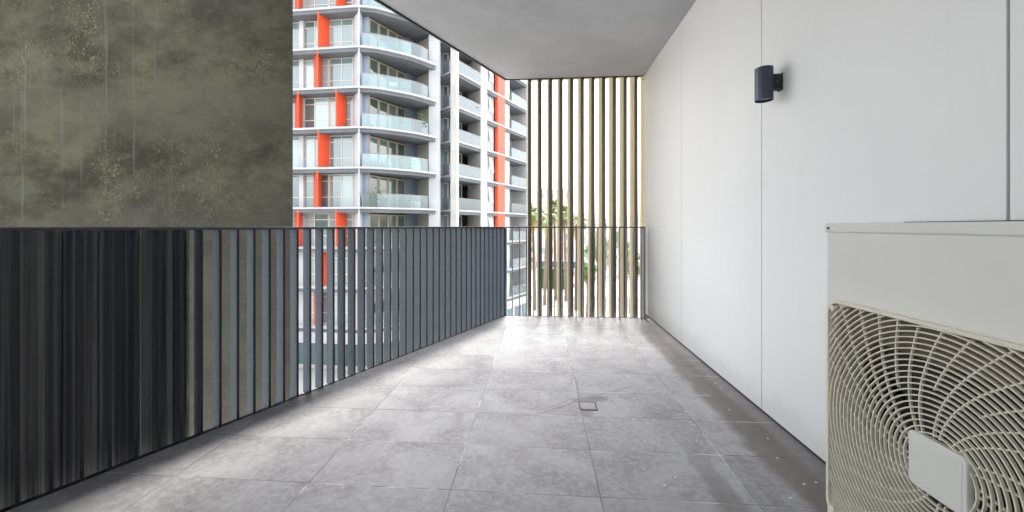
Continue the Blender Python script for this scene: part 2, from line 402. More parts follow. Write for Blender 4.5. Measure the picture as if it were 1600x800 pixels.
# ------------------------------------------------------------------ mesh helpers
class MB:
    def __init__(s): s.v = []; s.f = []
    def box(s, x0, x1, y0, y1, z0, z1):
        n = len(s.v)
        s.v += [(x, y, z) for z in (z0, z1) for (x, y) in ((x0, y0), (x1, y0), (x1, y1), (x0, y1))]
        s.f += [tuple(n + i for i in q) for q in ((0, 3, 2, 1), (4, 5, 6, 7), (0, 1, 5, 4), (1, 2, 6, 5), (2, 3, 7, 6), (3, 0, 4, 7))]
        return s
    def prism(s, pts, z0, z1):
        """vertical prism over a plan polygon"""
        a = sum(pts[i][0] * pts[(i + 1) % len(pts)][1] - pts[(i + 1) % len(pts)][0] * pts[i][1] for i in range(len(pts)))
        if a < 0: pts = pts[::-1]
        n = len(s.v); k = len(pts)
        s.v += [(p[0], p[1], z0) for p in pts] + [(p[0], p[1], z1) for p in pts]
        s.f.append(tuple(n + i for i in range(k - 1, -1, -1)))
        s.f.append(tuple(n + k + i for i in range(k)))
        for i in range(k):
            j = (i + 1) % k
            s.f.append((n + i, n + j, n + k + j, n + k + i))
        return s
    def seg(s, a, b, th, z0, z1, side=0.0):
        """upright slab from plan point a to b; side shifts it to the left (+) or right (-) of a->b"""
        d = Vector((b[0] - a[0], b[1] - a[1])).normalized(); nn = Vector((-d.y, d.x))
        o0 = nn * (side - th / 2); o1 = nn * (side + th / 2)
        return s.prism([(a[0] + o0.x, a[1] + o0.y), (b[0] + o0.x, b[1] + o0.y), (b[0] + o1.x, b[1] + o1.y), (a[0] + o1.x, a[1] + o1.y)], z0, z1)
    def tube(s, pts, r, sides=8, r2=None, caps=True):
        pts = [Vector(p) for p in pts]; rings = []
        for i, p in enumerate(pts):
            t = (pts[min(i + 1, len(pts) - 1)] - pts[max(i - 1, 0)]).normalized()
            up = Vector((0, 0, 1)) if abs(t.z) < 0.9 else Vector((1, 0, 0))
            a = t.cross(up).normalized(); b = t.cross(a)
            rr = r if r2 is None else r + (r2 - r) * i / (len(pts) - 1)
            n = len(s.v)
            s.v += [tuple(p + (a * math.cos(2 * PI * k / sides) + b * math.sin(2 * PI * k / sides)) * rr) for k in range(sides)]
            rings.append(n)
        for i in range(len(rings) - 1):
            for k in range(sides):
                s.f.append((rings[i] + k, rings[i] + (k + 1) % sides, rings[i + 1] + (k + 1) % sides, rings[i + 1] + k))
        if caps:
            s.f.append(tuple(rings[0] + k for k in range(sides)))
            s.f.append(tuple(rings[-1] + sides - 1 - k for k in range(sides)))
        return s
    def quad(s, a, b, c, d):
        n = len(s.v); s.v += [tuple(a), tuple(b), tuple(c), tuple(d)]; s.f.append((n, n + 1, n + 2, n + 3)); return s
    def tri(s, a, b, c):
        n = len(s.v); s.v += [tuple(a), tuple(b), tuple(c)]; s.f.append((n, n + 1, n + 2)); return s
    def build(s, name, mat, parent=None, smooth=False, bevel=0.0, loc=None, fix=True):
        me = bpy.data.meshes.new(name)
        me.from_pydata(s.v, [], s.f)
        me.materials.append(mat)
        bm = bmesh.new(); bm.from_mesh(me)
        if fix: bmesh.ops.recalc_face_normals(bm, faces=bm.faces)
        if smooth:
            for f in bm.faces: f.smooth = True
            for e in bm.edges:
                if len(e.link_faces) == 2 and e.calc_face_angle(0) > R(40): e.smooth = False
        bm.to_mesh(me); bm.free()
        o = bpy.data.objects.new(name, me)
        COL.objects.link(o)
        if parent: o.parent = parent
        if loc is not None: o.location = loc
        if bevel:
            b = o.modifiers.new('bevel', 'BEVEL'); b.width = bevel; b.segments = 2; b.limit_method = 'ANGLE'
        return o

def tag(o, label, cat, group=None):
    o['label'] = label; o['category'] = cat
    if group: o['group'] = group
    return o
def empty(name, loc, label, cat, group=None):
    o = bpy.data.objects.new(name, None); o.empty_display_size = 0.2
    o.location = loc; COL.objects.link(o)
    return tag(o, label, cat, group)
def struct(o):
    o['kind'] = 'structure'; return o
def kidz(o, parent, mesh_obj, loc=(0, 0, 0), rz=0.0):
    """another child that shares mesh data"""
    c = mesh_obj.copy(); COL.objects.link(c); c.parent = parent; c.location = loc; c.rotation_euler = (0, 0, rz)
    return c
def P(x, z):
    """plan point given as metres right of and in front of the lens axis -> world plan point"""
    return (x * CT - z * ST, x * ST + z * CT)
def PU(u, z):
    return P((u - 800) / 600 * z, z)
def lerp(a, b, t): return (a[0] + (b[0] - a[0]) * t, a[1] + (b[1] - a[1]) * t)

GZ = -9.83            # street level
Z0 = EYE + 1.33       # height of the tower floor slab just above the balcony rail
def LV(k): return Z0 + 3.0 * k

# ------------------------------------------------------------------ ground, road
g = MB(); g.quad((-900, -900, GZ), (900, -900, GZ), (900, 900, GZ), (-900, 900, GZ))
struct(g.build('ground', M['ground']))
# a street crossing behind the battens
ra, rb = P(2, 56), P(60, 50)
rd = MB(); dv = Vector((rb[0] - ra[0], rb[1] - ra[1])).normalized(); nv = Vector((-dv.y, dv.x))
def rp(t, w, z): return (ra[0] + dv.x * t + nv.x * w, ra[1] + dv.y * t + nv.y * w, z)
rd.quad(rp(-4, -3.5, GZ + .004), rp(80, -3.5, GZ + .004), rp(80, 3.5, GZ + .004), rp(-4, 3.5, GZ + .004))
struct(rd.build('road', M['asphalt']))
rm = MB()
for i in range(16):
    rm.quad(rp(i * 5, -.06, GZ + .008), rp(i * 5 + 2.4, -.06, GZ + .008), rp(i * 5 + 2.4, .06, GZ + .008), rp(i * 5, .06, GZ + .008))
struct(rm.build('road_marking', M['road_paint']))
kb = MB()
for w in (-3.65, 3.65):
    a, b = rp(-4, w, 0), rp(80, w, 0)
    kb.seg(a[:2], b[:2], .3, GZ, GZ + .13)
struct(kb.build('kerb', M['kerb']))

# ------------------------------------------------------------------ balcony shell
WX = 1.28                     # face of the white wall
D = (0.5, 0.8660)             # rail direction, lens frame
P1 = (-0.084, 4.586)          # far corner of the balustrade
def RL(t, out=0.0):           # t metres back from the corner along the rail, out metres to the outside
    x = P1[0] - D[0] * t - D[1] * out; z = P1[1] - D[1] * t + D[0] * out
    return P(x, z)
YE = P(*P1)[1] + 0.0          # end rail line
LEN = 7.2
fp = [RL(0, -.0), RL(LEN, 0), (1.45, RL(LEN, 0)[1]), (1.45, YE)]
fl = MB(); fl.prism(fp, -0.16, 0.0)
struct(fl.build('floor', M['tiles']))
# dark angle strip on the open edge of the floor
es = MB(); es.seg(RL(0.02, .004), RL(LEN, .004), .010, -.10, .004)
es.seg((RL(0)[0], YE + .006), (1.27, YE + .006), .010, -.10, .003)
tag(es.build('edge_or_shade_strip', M['black_trim']), 'thin black metal strip along the open edge of the tiled floor', 'edge strip')

CZ = 2.925
CE = 4.83
c0 = P(-0.08, 4.84)
def CLn(t): return P(-0.08 - .515 * t, 4.84 - .857 * t)
cl = MB(); cl.prism([(c0[0], CE), CLn(LEN), (1.5, CLn(LEN)[1]), (1.5, CE)], CZ, CZ + .25)
struct(cl.build('ceiling', M['ceiling']))
ct = MB()
ct.seg((c0[0], CE), CLn(LEN), .018, CZ - .016, CZ + .26)
ct.seg((c0[0] - .008, CE + .004), (1.275, CE + .004), .012, CZ - .010, CZ + .26)
tag(ct.build('drip_trim', M['black_trim']), 'thin black trim along the outer edges of the grey ceiling', 'trim')

# glazed rear end of the balcony, behind the lens
rb_ = empty('glazed_rear_wall', (0, -2.2, 0), 'dark framed sliding glass doors closing the near end of the balcony', 'glass wall')
for i in range(5):
    x0_, x1_ = -3.9 + i * 1.03, -3.9 + (i + 1) * 1.03
    f_ = MB().box(x0_, x0_ + .06, -.04, .04, 0.002, 2.45).box(x1_ - .06, x1_ - .002, -.04, .04, 0.002, 2.45).box(x0_ + .06, x1_ - .06, -.04, .04, 0.002, .08).box(x0_ + .06, x1_ - .06, -.04, .04, 2.37, 2.45).build('door', M['slate_rail'], rb_)
    MB().box(x0_ + .055, x1_ - .055, -.008, .008, .075, 2.375).build('pane', M['pane_dark'], f_)
MB().box(-3.9, 1.25, -.05, .05, 2.452, CZ - .004).build('lintel', M['ceiling'], rb_)

# white panelled wall: separate sheets with real gaps
wall = empty('panelled_wall', (WX, 0, 0), 'tall white wall of smooth panels with thin vertical joints along the right side', 'wall')
def wy(u):                     # y where the sight line through image column u meets the wall
    r = (u - 800) / 600; z = WX / (r * CT - ST); return r * z * ST + z * CT
js = [CE, wy(1065), wy(1190), wy(1575), -0.15, -1.35, -2.2]
gaps = [0, .0055, .006, .008, .005, .005, 0]
for i in range(len(js) - 1):
    y1 = js[i] - gaps[i] / 2; y0 = js[i + 1] + gaps[i + 1] / 2
    pn = MB().box(0, .012, y0, y1, 0.012, CZ - .002)
    p = pn.build('wall_panel', M['wall_white'], wall, bevel=.0012)
MB().box(.024, .22, js[-1], CE - .002, -.15, CZ - .004).build('backing', M['wall_back'], wall)
MB().box(.004, .018, js[-1], CE - .004, -.001, .010).build('base_channel', M['black_trim'], wall)

# ------------------------------------------------------------------ left railing and end railing
RT = EYE - .004               # top of the rail
def railing(name, label, n, place, length_pts):
    pass
lr = empty('railing', (*RL(0), 0), 'long dark railing of upright flat fins down the left side of the balcony', 'railing')
lr.rotation_euler = (0, 0, 0)
o0 = RL(0)
def rel(p, o=o0): return (p[0] - o[0], p[1] - o[1])
rdir = Vector((RL(0)[0] - RL(1)[0], RL(0)[1] - RL(1)[1])).normalized()
rout = Vector((RL(0, 1)[0] - RL(0)[0], RL(0, 1)[1] - RL(0)[1])).normalized()
fin = MB(); fin.box(-.0055, .0055, .0035, .074, -.018, RT - .015)
fshade = MB(); fshade.box(-.0058, .0058, 0, .0034, -.018, RT - .0152)  # near-black strip paints the shade on each fin's inner edge
rz = math.atan2(rout.y, rout.x) - PI / 2
proto = None
t = 0.0; nfin = 0
while t < 4.75:
    p = rel(RL(t, .004))
    if proto is None:
        proto = fin.build('baluster', M['slate'], lr, bevel=.0012); proto.location = (*p, 0); proto.rotation_euler = (0, 0, rz); pshade = fshade.build('edge_or_shade_strip', M['black_trim'], proto)
    else:
        q_ = kidz(None, lr, proto, (*p, 0), rz)
        e_ = pshade.copy(); COL.objects.link(e_); e_.parent = q_
    t += .0838; nfin += 1
tr = MB(); tr.seg(rel(RL(-.012, .041)), rel(RL(5.6, .041)), .080, RT - .015, RT)
tr.build('top_rail', M['slate_rail'], lr, bevel=.002)
br = MB(); br.seg(rel(RL(2.45, .064)), rel(RL(5.6, .064)), .016, -.030, -.018)
br.build('bottom_rail', M['slate_rail'], lr)

er = empty('railing', (o0[0], YE, 0), 'short dark railing across the far end in front of the bronze battens', 'railing')
efin = MB().box(-.005, .005, 0, .062, -.018, RT - .016)
ex0 = P(.0, 4.59)[0] - o0[0] + .004
ep = efin.build('baluster', M['slate'], er, bevel=.001); ep.location = (ex0, .016, 0)
x = ex0 + .0843
while x < WX - o0[0] - .03:
    kidz(None, er, ep, (x, .016, 0)); x += .0843
MB().box(0.0, WX - o0[0] - .045, .014, .080, RT - .015, RT).build('top_rail', M['slate_rail'], er, bevel=.002)
MB().box(WX - o0[0] - .062, WX - o0[0] - .046, .010, .082, -.02, RT + .0012).build('post', M['slate'], er, bevel=.001)
MB().box(-.010, .018, .022, .092, -.03, RT - .018).build('post', M['slate'], er, bevel=.001)

# ribbed dark infill behind the near part of the railing
rb_o = RL(3.2, .13)
rs = empty('ribbed_screen', (*rb_o, 0), 'dark ribbed metal screen close behind the near end of the left railing', 'screen')
a0 = 3.045; a1 = 5.2
mb = MB()
random.seed(11)
t = a0
while t < a1:
    w = random.choice([.028, .034, .045, .024])
    dpt = random.choice([0, .006, .012, .016])
    a, b = RL(t, .115 + dpt), RL(min(t + w, a1), .115 + dpt)
    mb.seg((a[0] - rb_o[0], a[1] - rb_o[1]), (b[0] - rb_o[0], b[1] - rb_o[1]), .012, -.35, RT - .006)
    t += w
mb.build('ribbed_sheet', M['ribbed_dark'], rs, bevel=.001)
a, b = RL(a0 - .012, .118), RL(a0 - .001, .118)
MB().seg((a[0] - rb_o[0], a[1] - rb_o[1]), (b[0] - rb_o[0], b[1] - rb_o[1]), .034, -.35, RT - .005).build('edge_angle', M['galv'], rs)

# ------------------------------------------------------------------ weathered concrete blade wall beyond the railing
bc = PU(457.5, 2.60)
bw = MB().prism([(-16, bc[1]), bc, (bc[0] - .18, bc[1] + .25), (-16, bc[1] + .25)], GZ, 9.0)
bw.box(-5.4, -5.1, bc[1] - .95, bc[1] - .001, GZ, 9.0)  # unseen return wall, added to darken the reflections in the near fins
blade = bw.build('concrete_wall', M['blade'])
tag(blade, 'tall dark weathered concrete wall standing just outside the left railing', 'wall')

# ------------------------------------------------------------------ bronze batten screen
bs_x = P(0.2035, 4.88)[0]; bs_y = CE + .035
bs = empty('batten_screen', (bs_x, bs_y, 0), 'full height screen of bronze vertical battens beyond the far end of the balcony', 'screen')
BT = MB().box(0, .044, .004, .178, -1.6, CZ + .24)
BF = MB().box(-.0004, .0444, 0, .0039, -1.6, CZ + .24)  # thin dark plate that carries the painted shade of the batten's indoor face
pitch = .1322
b0 = BT.build('batten', M['bronze'], bs, bevel=.0015); b0.rotation_euler = (0, 0, R(7)); bf0 = BF.build('front_shade', M['bronze_shade'], b0)
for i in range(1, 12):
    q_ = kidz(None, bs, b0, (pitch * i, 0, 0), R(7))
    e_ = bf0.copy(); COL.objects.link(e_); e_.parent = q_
MB().box(-.02, pitch * 11 + .05, .186, .215, CZ + .06, CZ + .12).build('rail', M['bronze'], bs)
MB().box(-.02, pitch * 11 + .05, .186, .215, -1.0, -.94).build('rail', M['bronze'], bs)
MB().tube([(pitch * 10 + .105, .012, CZ - .032), (pitch * 10 + .105, -.02, CZ - .032)], .009, 12).build('bolt', M['screw'], bs)

# ------------------------------------------------------------------ up-and-down wall lamp
ly = wy(1220)
lamp = empty('wall_lamp', (WX, ly, 1.74), 'navy cylinder wall lamp on a small bracket high on the white wall', 'wall lamp')
lx = -.086; lr_ = .043
def shell(r0, r1, z0, z1, cx, n=48):
    m = MB(); idx = []
    for (r, z) in ((r0, z0), (r0, z1), (r1, z1), (r1, z0)):
        idx.append(len(m.v)); m.v += [(cx + r * math.cos(2 * PI * k / n), r * math.sin(2 * PI * k / n), z) for k in range(n)]
    for j in range(4):
        for k in range(n):
            m.f.append((idx[j] + k, idx[j] + (k + 1) % n, idx[(j + 1) % 4] + (k + 1) % n, idx[(j + 1) % 4] + k))
    return m
shell(lr_, lr_ - .003, 0, .172, lx).build('shade', M['lamp_navy'], lamp, smooth=True)
for z in (.012, .150):
    d = MB().tube([(lx, 0, z), (lx, 0, z + .010)], lr_ - .004, 32)
    d.build('lens', M['lamp_inner'], lamp)
MB().box(-.052, -.001, -.019, .019, .055, .135).build('bracket', M['black_trim'], lamp, bevel=.002)
MB().box(-.006, -.0005, -.021, .021, .050, .140).build('wall_plate', M['lamp_navy'], lamp, bevel=.002)
MB().tube([(-.028, -.019, .094), (-.028, -.0215, .094)], .003, 10).build('screw', M['galv'], lamp)

# ------------------------------------------------------------------ air conditioner
AX = 0.76
ay1 = 1.098                     # far edge of the cabinet
# far edge from its image column
r_ = (1293 - 800) / 600
zz = AX / (r_ * CT - ST); ay1 = r_ * zz * ST + zz * CT
ac = empty('air_conditioner', (AX, ay1 - .4, 0), 'cream outdoor air conditioner with a round-ribbed fan guard beside the white wall', 'air conditioner')
W, TOPZ, BOTZ = .80, 1.078, .255
L = ay1 - (ay1 - .4)            # local y of the far edge
lidh = .024
# grille placement
gy = L - .012 - .281; gz = EYE - .463; gh = .277
# cabinet front built round a round-cornered square opening
def rrect(cy, cz, h, rad, n=6):
    pts = []
    for (sy, sz, a0) in ((1, 1, 0), (-1, 1, 90), (-1, -1, 180), (1, -1, 270)):
        for k in range(n + 1):
            a = R(a0 + 90 * k / n)
            pts.append((cy + sy * (h - rad) + rad * math.cos(a), cz + sz * (h - rad) + rad * math.sin(a)))
    return pts
m = MB()
inner = rrect(gy, gz, gh - .012, .05)
# front sheet as a ring of quads between the opening and the outer rectangle
y0, y1, z0, z1 = L - W, L, BOTZ, TOPZ - lidh
def outer_pt(p):
    dy, dz = p[0] - gy, p[1] - gz
    cands = []
    if dy > 1e-9: cands.append((y1 - gy) / dy)
    if dy < -1e-9: cands.append((y0 - gy) / dy)
    if dz > 1e-9: cands.append((z1 - gz) / dz)
    if dz < -1e-9: cands.append((z0 - gz) / dz)
    k = min(cands); return (gy + dy * k, gz + dz * k)
ring = []
for p in inner: ring.append((p, outer_pt(p)))
n = len(ring)
import itertools
base = len(m.v)
for (a, b) in ring:
    m.v += [(0, a[0], a[1]), (0, b[0], b[1]), (.012, a[0], a[1])]
corners = [(y1, z1), (y0, z1), (y0, z0), (y1, z0)]
for i in range(n):
    j = (i + 1) % n
    q = [base + 3 * i, base + 3 * i + 1]
    bi, bj = ring[i][1], ring[j][1]
    mid = []
    for c in corners:
        ang = lambda p: math.atan2(p[1] - gz, p[0] - gy)
        ai, aj, ac_ = ang(bi), ang(bj), ang(c)
        if (aj - ai) % (2 * PI) > 1e-6 and 1e-6 < (ac_ - ai) % (2 * PI) < (aj - ai) % (2 * PI) - 1e-6:
            mid.append(len(m.v)); m.v.append((0, c[0], c[1]))
    m.f.append(tuple(q + mid + [base + 3 * j + 1, base + 3 * j]))
    m.f.append((base + 3 * i, base + 3 * j, base + 3 * j + 2, base + 3 * i + 2))
m.build('front_panel', M['ac_white'], ac)
mc = MB()                       # open-fronted carcase
mc.box(.001, .30, y0, y0 + .002, z0, z1); mc.box(.001, .30, y1 - .002, y1, z0, z1)
mc.box(.298, .30, y0 + .002, y1 - .002, z0, z1); mc.box(.001, .298, y0 + .002, y1 - .002, z0, z0 + .003)
mc.build('cabinet', M['ac_white'], ac)
MB().box(-.006, .304, y0 - .003, y1 + .004, TOPZ - lidh, TOPZ).build('lid', M['ac_white'], ac, bevel=.004)
MB().tube([(-.0055, y1 - .012, TOPZ - .013), (-.0085, y1 - .012, TOPZ - .013)], .0032, 12).build('screw', M['screw'], ac)
# rim of the guard: bigger rounded square frame, proud of the sheet
def frame(h0, r0, h1, r1, x0, x1):
    f = MB(); A = rrect(gy, gz, h0, r0); B = rrect(gy, gz, h1, r1); k = len(A)
    f.v += [(x0, *p) for p in A] + [(x1, *p) for p in A] + [(x1, *p) for p in B] + [(x0, *p) for p in B]
    for a in range(4):
        b = (a + 1) % 4
        for i in range(k):
            j = (i + 1) % k
            f.f.append((a * k + i, a * k + j, b * k + j, b * k + i))
    return f
frame(gh, .035, gh - .008, .03, -.016, -.001).build('guard_rim', M['ac_grille'], ac, bevel=.0015)
# concentric ribs
gd = MB()
GX = -.013
def band(points, th=.0015, dep=.0055, xo=GX):
    if len(points) < 2: return
    k = len(gd.v)
    for (py, pz, ny, nz) in points:
        for (s_, xx) in ((-1, xo), (1, xo), (1, xo + dep), (-1, xo + dep)):
            gd.v.append((xx, py + ny * th / 2 * s_ * 1.6, pz + nz * th / 2 * s_ * 1.6))
    for i in range(len(points) - 1):
        for c in range(4):
            e = (c + 1) % 4
            gd.f.append((k + 4 * i + c, k + 4 * i + e, k + 4 * i + 4 + e, k + 4 * i + 4 + c))
lim = gh - .0065
r = .066
while r < .375:
    cur = []
    N = 160
    for i in range(N + 1):
        a = 2 * PI * i / N
        y, z = r * math.cos(a), r * math.sin(a)
        rc = .035; ok = abs(y) < lim and abs(z) < lim
        if ok and abs(y) > lim - rc and abs(z) > lim - rc:
            ok = math.hypot(abs(y) - lim + rc, abs(z) - lim + rc) < rc
        if ok: cur.append((gy + y, gz + z, math.cos(a), math.sin(a)))
        else:
            band(cur); cur = []
    band(cur)
    r += .0112
# swept spokes, some of them starting half way out
for i in range(36):
    a0_ = 2 * PI * i / 36
    cur = []
    r = .060 if i % 3 != 1 else .150
    while r < .37:
        a = a0_ + 1.0 * (r - .06) / .28 - 0.35 * ((r - .06) / .28) ** 2
        y, z = r * math.cos(a), r * math.sin(a)
        if abs(y) < lim and abs(z) < lim:
            cur.append((gy + y, gz + z, -math.sin(a + .5), math.cos(a + .5)))
        r += .012
    band(cur, .0016, .005, GX + .004)
guard = gd.build('fan_guard', M['ac_grille'], ac)
# centre plate of the guard
hp = MB()
A = rrect(gy - .004, gz + .004, .053, .010); k = len(A)
hp.v += [(GX - .006, *p) for p in A] + [(GX + .008, *p) for p in A]
hp.f.append(tuple(range(k))); hp.f.append(tuple(range(2 * k - 1, k - 1, -1)))
for i in range(k): hp.f.append((i, (i + 1) % k, k + (i + 1) % k, k + i))
A2 = rrect(gy - .004, gz + .004, .047, .008)
hub = hp.build('centre_plate', M['ac_white'], guard, bevel=.0018)
ins = MB(); ins.v += [(GX - .0075, *p) for p in A2] + [(GX - .005, *p) for p in A2]
ins.f.append(tuple(range(k))); ins.f.append(tuple(range(2 * k - 1, k - 1, -1)))
for i in range(k): ins.f.append((i, (i + 1) % k, k + (i + 1) % k, k + i))
ins.build('badge_face', M['ac_white'], guard, bevel=.001)
# shroud, blades, dark depth
sh = MB(); n = 64
for (rr, xx) in ((.262, .012), (.245, .030), (.240, .10)):
    sh.v += [(xx, gy + rr * math.cos(2 * PI * q / n), gz + rr * math.sin(2 * PI * q / n)) for q in range(n)]
for a in range(2):
    for q in range(n): sh.f.append((a * n + q, a * n + (q + 1) % n, (a + 1) * n + (q + 1) % n, (a + 1) * n + q))
# flat flange from the shroud out to the corners
ou = rrect(gy, gz, gh - .006, .03, 15)[:n]
kk = len(sh.v); sh.v += [(.012, *p) for p in rrect(gy, gz, gh - .004, .03, 15)]
circ = len(rrect(gy, gz, gh - .004, .03, 15))
cb = len(sh.v)
for p in rrect(gy, gz, gh - .004, .03, 15):
    a = math.atan2(p[1] - gz, p[0] - gy); sh.v.append((.013, gy + .2615 * math.cos(a), gz + .2615 * math.sin(a)))
for q in range(circ): sh.f.append((kk + q, kk + (q + 1) % circ, cb + (q + 1) % circ, cb + q))
sh.build('shroud', M['ac_shroud'], ac, smooth=True, fix=False)
MB().box(.16, .165, y0 + .01, y1 - .01, z0 + .02, z1 - .02).build('coil', M['ac_dark'], ac)
fb = MB()
for i in range(3):
    a0_ = 2 * PI * i / 3 + .5
    prev = None
    for q in range(13):
        a = a0_ + R(95) * q / 12
        xx = .035 + .06 * q / 12
        w = (xx, gy + .06 * math.cos(a), gz + .06 * math.sin(a)), (xx - .004, gy + .232 * math.cos(a + .25), gz + .232 * math.sin(a + .25))
        if prev: fb.quad(prev[0], w[0], w[1], prev[1])
        prev = w
fb.tube([(.03, gy, gz), (.11, gy, gz)], .062, 32)
fan = fb.build('fan', M['ac_dark'], ac)
sm = fan.modifiers.new('thickness', 'SOLIDIFY'); sm.thickness = .003
for (dy, dz) in ((1, 1), (1, -1), (-1, 1), (-1, -1)):
    MB().tube([(-.017, gy + dy * (gh - .022), gz + dz * (gh - .022)), (-.004, gy + dy * (gh - .022), gz + dz * (gh - .022))], .0065, 12).build('guard_screw', M['ac_grille'], ac)
for yy in (y0 + .09, y1 - .13):
    st = MB().box(-.02, .34, yy, yy + .04, BOTZ - .042, BOTZ - .002).box(-.015, .02, yy + .002, yy + .038, .012, BOTZ - .042).box(.30, .335, yy + .002, yy + .038, .012, BOTZ - .042)
    s_ = st.build('stand_leg', M['galv'], ac)
    MB().box(-.022, .028, yy - .004, yy + .044, .001, .014).box(.292, .342, yy - .004, yy + .044, .001, .014).build('foot', M['foot_rubber'], s_)

wstrip = MB().tube([(WX - .005, .25, 1.083), (WX - .005, .8, 1.083), (WX - .005, 1.44, 1.081)], .0045, 10).build('wall_strip', M['black_trim'], smooth=True)  # narrow black strip run along the wall above the air conditioner
tag(wstrip, 'thin black strip lying flat along the white wall just above the air conditioner', 'wall_strip')

# ------------------------------------------------------------------ floor drain
dx_, dy_ = P(.451, 2.283)
dr = empty('floor_drain', (dx_, dy_, 0), 'small square tile-filled floor drain with rusty edges in the grey tiles', 'drain')
s = .052
fm = MB()
fm.box(-s, s, -s, -s + .005, .0008, .0035).box(-s, s, s - .005, s, .0008, .0035).box(-s, -s + .005, -s + .005, s - .005, .0008, .0035).box(s - .005, s, -s + .005, s - .005, .0008, .0035)
fm.build('frame', M['drain_metal'], dr)
MB().box(-s + .008, s - .008, -s + .008, s - .008, .0006, .003).build('insert', M['tiles'], dr)
MB().box(-s + .0052, s - .0052, -s + .0052, s - .0052, .0004, .0012).build('slot', M['black_trim'], dr)

# ------------------------------------------------------------------ apartment tower
TW = P(-8, 36)
tower = empty('apartment_tower', (*TW, GZ), 'tall white apartment tower with curved glass balconies and orange panels across the way', 'building')
OZ = GZ
def tl(p): return (p[0] - TW[0], p[1] - TW[1])
class TB(MB):
    def pr(s, pts, z0, z1):     # plan polygon in lens frame
        return s.prism([tl(P(*q)) for q in pts], z0 - OZ, z1 - OZ)
    def sg(s, a, b, th, z0, z1, side=0.0):
        return s.seg(tl(P(*a)), tl(P(*b)), th, z0 - OZ, z1 - OZ, side)
def part(mb, name, mat, parent=None, **k): return mb.build(name, M[mat], parent or tower, **k)
KT = 7
C0 = Vector((-11.5, 28.5)); EL = Vector((-.9926, .1215)); NI = Vector((.1215, .9926))
def LF(s, d): q = C0 + EL * s + NI * d; return (q.x, q.y)
def LFU(u, d):                  # s of the point of the left facade seen in column u
    r = (u - 800) / 600
    # C0.x+EL.x s+NI.x d = r (C0.y + EL.y s + NI.y d)
    return (r * (C0.y + NI.y * d) - C0.x - NI.x * d) / (EL.x - r * EL.y)
F0 = Vector((-4.80, 33.1)); EF = Vector((.505, .863)); NF = Vector((-.863, .505))
def RF(t, d): q = F0 + EF * t + NF * d; return (q.x, q.y)
R0 = Vector((-10.96, 29.35))
def RR(t, d): q = R0 + EF * t + NF * d; return (q.x, q.y)
outline = [LF(13, 0), LF(0, 0), (-10.9, 28.55), (-10.15, 28.75), (-9.39, 29.15), (-8.6, 29.6), (-7.88, 30.1), (-7.2, 30.72), (-6.65, 31.3), (-6.22, 31.9),
           (-6.25, 34.2), (-5.35, 33.22), RF(-.05, 0), RF(13.65, 0), RF(13.65, 9), (-14, 48), (-25, 44)]
curve = outline[1:10]
def slab_end(pts, z0, z1): return TB().pr(pts, z0, z1)
for k in range(-3, KT + 1):
    part(TB().pr(outline, LV(k) - .03, LV(k) + .11), 'floor_slab', 'tower_white')
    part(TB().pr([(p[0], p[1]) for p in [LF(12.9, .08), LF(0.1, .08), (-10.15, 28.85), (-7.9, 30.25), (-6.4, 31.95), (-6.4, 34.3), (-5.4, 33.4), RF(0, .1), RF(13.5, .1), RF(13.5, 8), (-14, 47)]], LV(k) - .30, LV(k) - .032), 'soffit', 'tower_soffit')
ZB, ZT = LV(-3), LV(KT)
# full height walls and columns
part(TB().pr([(-6.93, 31.97), (-6.15, 32.02), (-6.15, 33.0), (-6.93, 32.9)], ZB, ZT), 'column', 'tower_white')
part(TB().pr([(-5.30, 33.12), (-4.78, 33.02), (-4.62, 33.38), (-5.2, 33.62)], GZ, ZT + .2), 'column', 'tower_conc')
part(TB().pr([RF(3.75, .06), RF(4.83, .06), RF(4.83, 2.2), RF(4.55, 2.2)], ZB, ZT), 'column', 'tower_conc')
part(TB().pr([RF(8.2, .30), RF(9.5, .30), RF(9.5, 2.2), RF(9.2, 2.2), RF(8.2, .6)], ZB, ZT), 'column', 'tower_white')
part(TB().pr([RF(12.95, .06), RF(13.6, .06), RF(13.6, 8.5), RF(13.3, 8.5), RF(12.95, 2)], ZB, ZT), 'column', 'tower_white')
part(TB().sg((-11.55, 29.62), (-10.96, 29.42), .15, ZB, ZT), 'wall', 'tower_blue')
part(TB().sg(RR(3.74, 0), RR(5.3, 0), .2, ZB, ZT), 'wall', 'tower_bluegrey')
part(TB().sg((-8.40, 33.9), (-6.90, 32.5), .2, ZB, ZT), 'wall', 'tower_beige')
part(TB().sg((-6.5, 33.0), (-6.7, 36.0), .2, ZB, ZT), 'wall', 'tower_white')
part(TB().sg((-6.7, 35.9), (-5.9, 35.9), .2, ZB, ZT), 'wall', 'tower_bluegrey')
part(TB().sg(RF(0.9, 2.9), RF(1.9, 2.4), .2, ZB, ZT), 'wall', 'tower_bluegrey')
part(TB().sg(RF(-.6, 3.4), RF(1.0, 2.85), .2, ZB, ZT), 'wall', 'tower_bluegrey')
part(TB().sg(RF(9.4, 2.1), RF(13.2, 2.1), .2, ZB, ZT), 'wall', 'tower_beige')
part(TB().sg(RF(-2, 5.2), RF(14, 5.2), .2, ZB, ZT), 'wall', 'tower_conc')
part(TB().pr([LF(13, 1.3), LF(.6, 1.3), (-9.5, 34), (-9, 38), RF(13.4, 7), RF(13.4, 8.6), (-14, 47.6), (-24.6, 43.5)], ZB, ZT - .2), 'core', 'tower_conc')

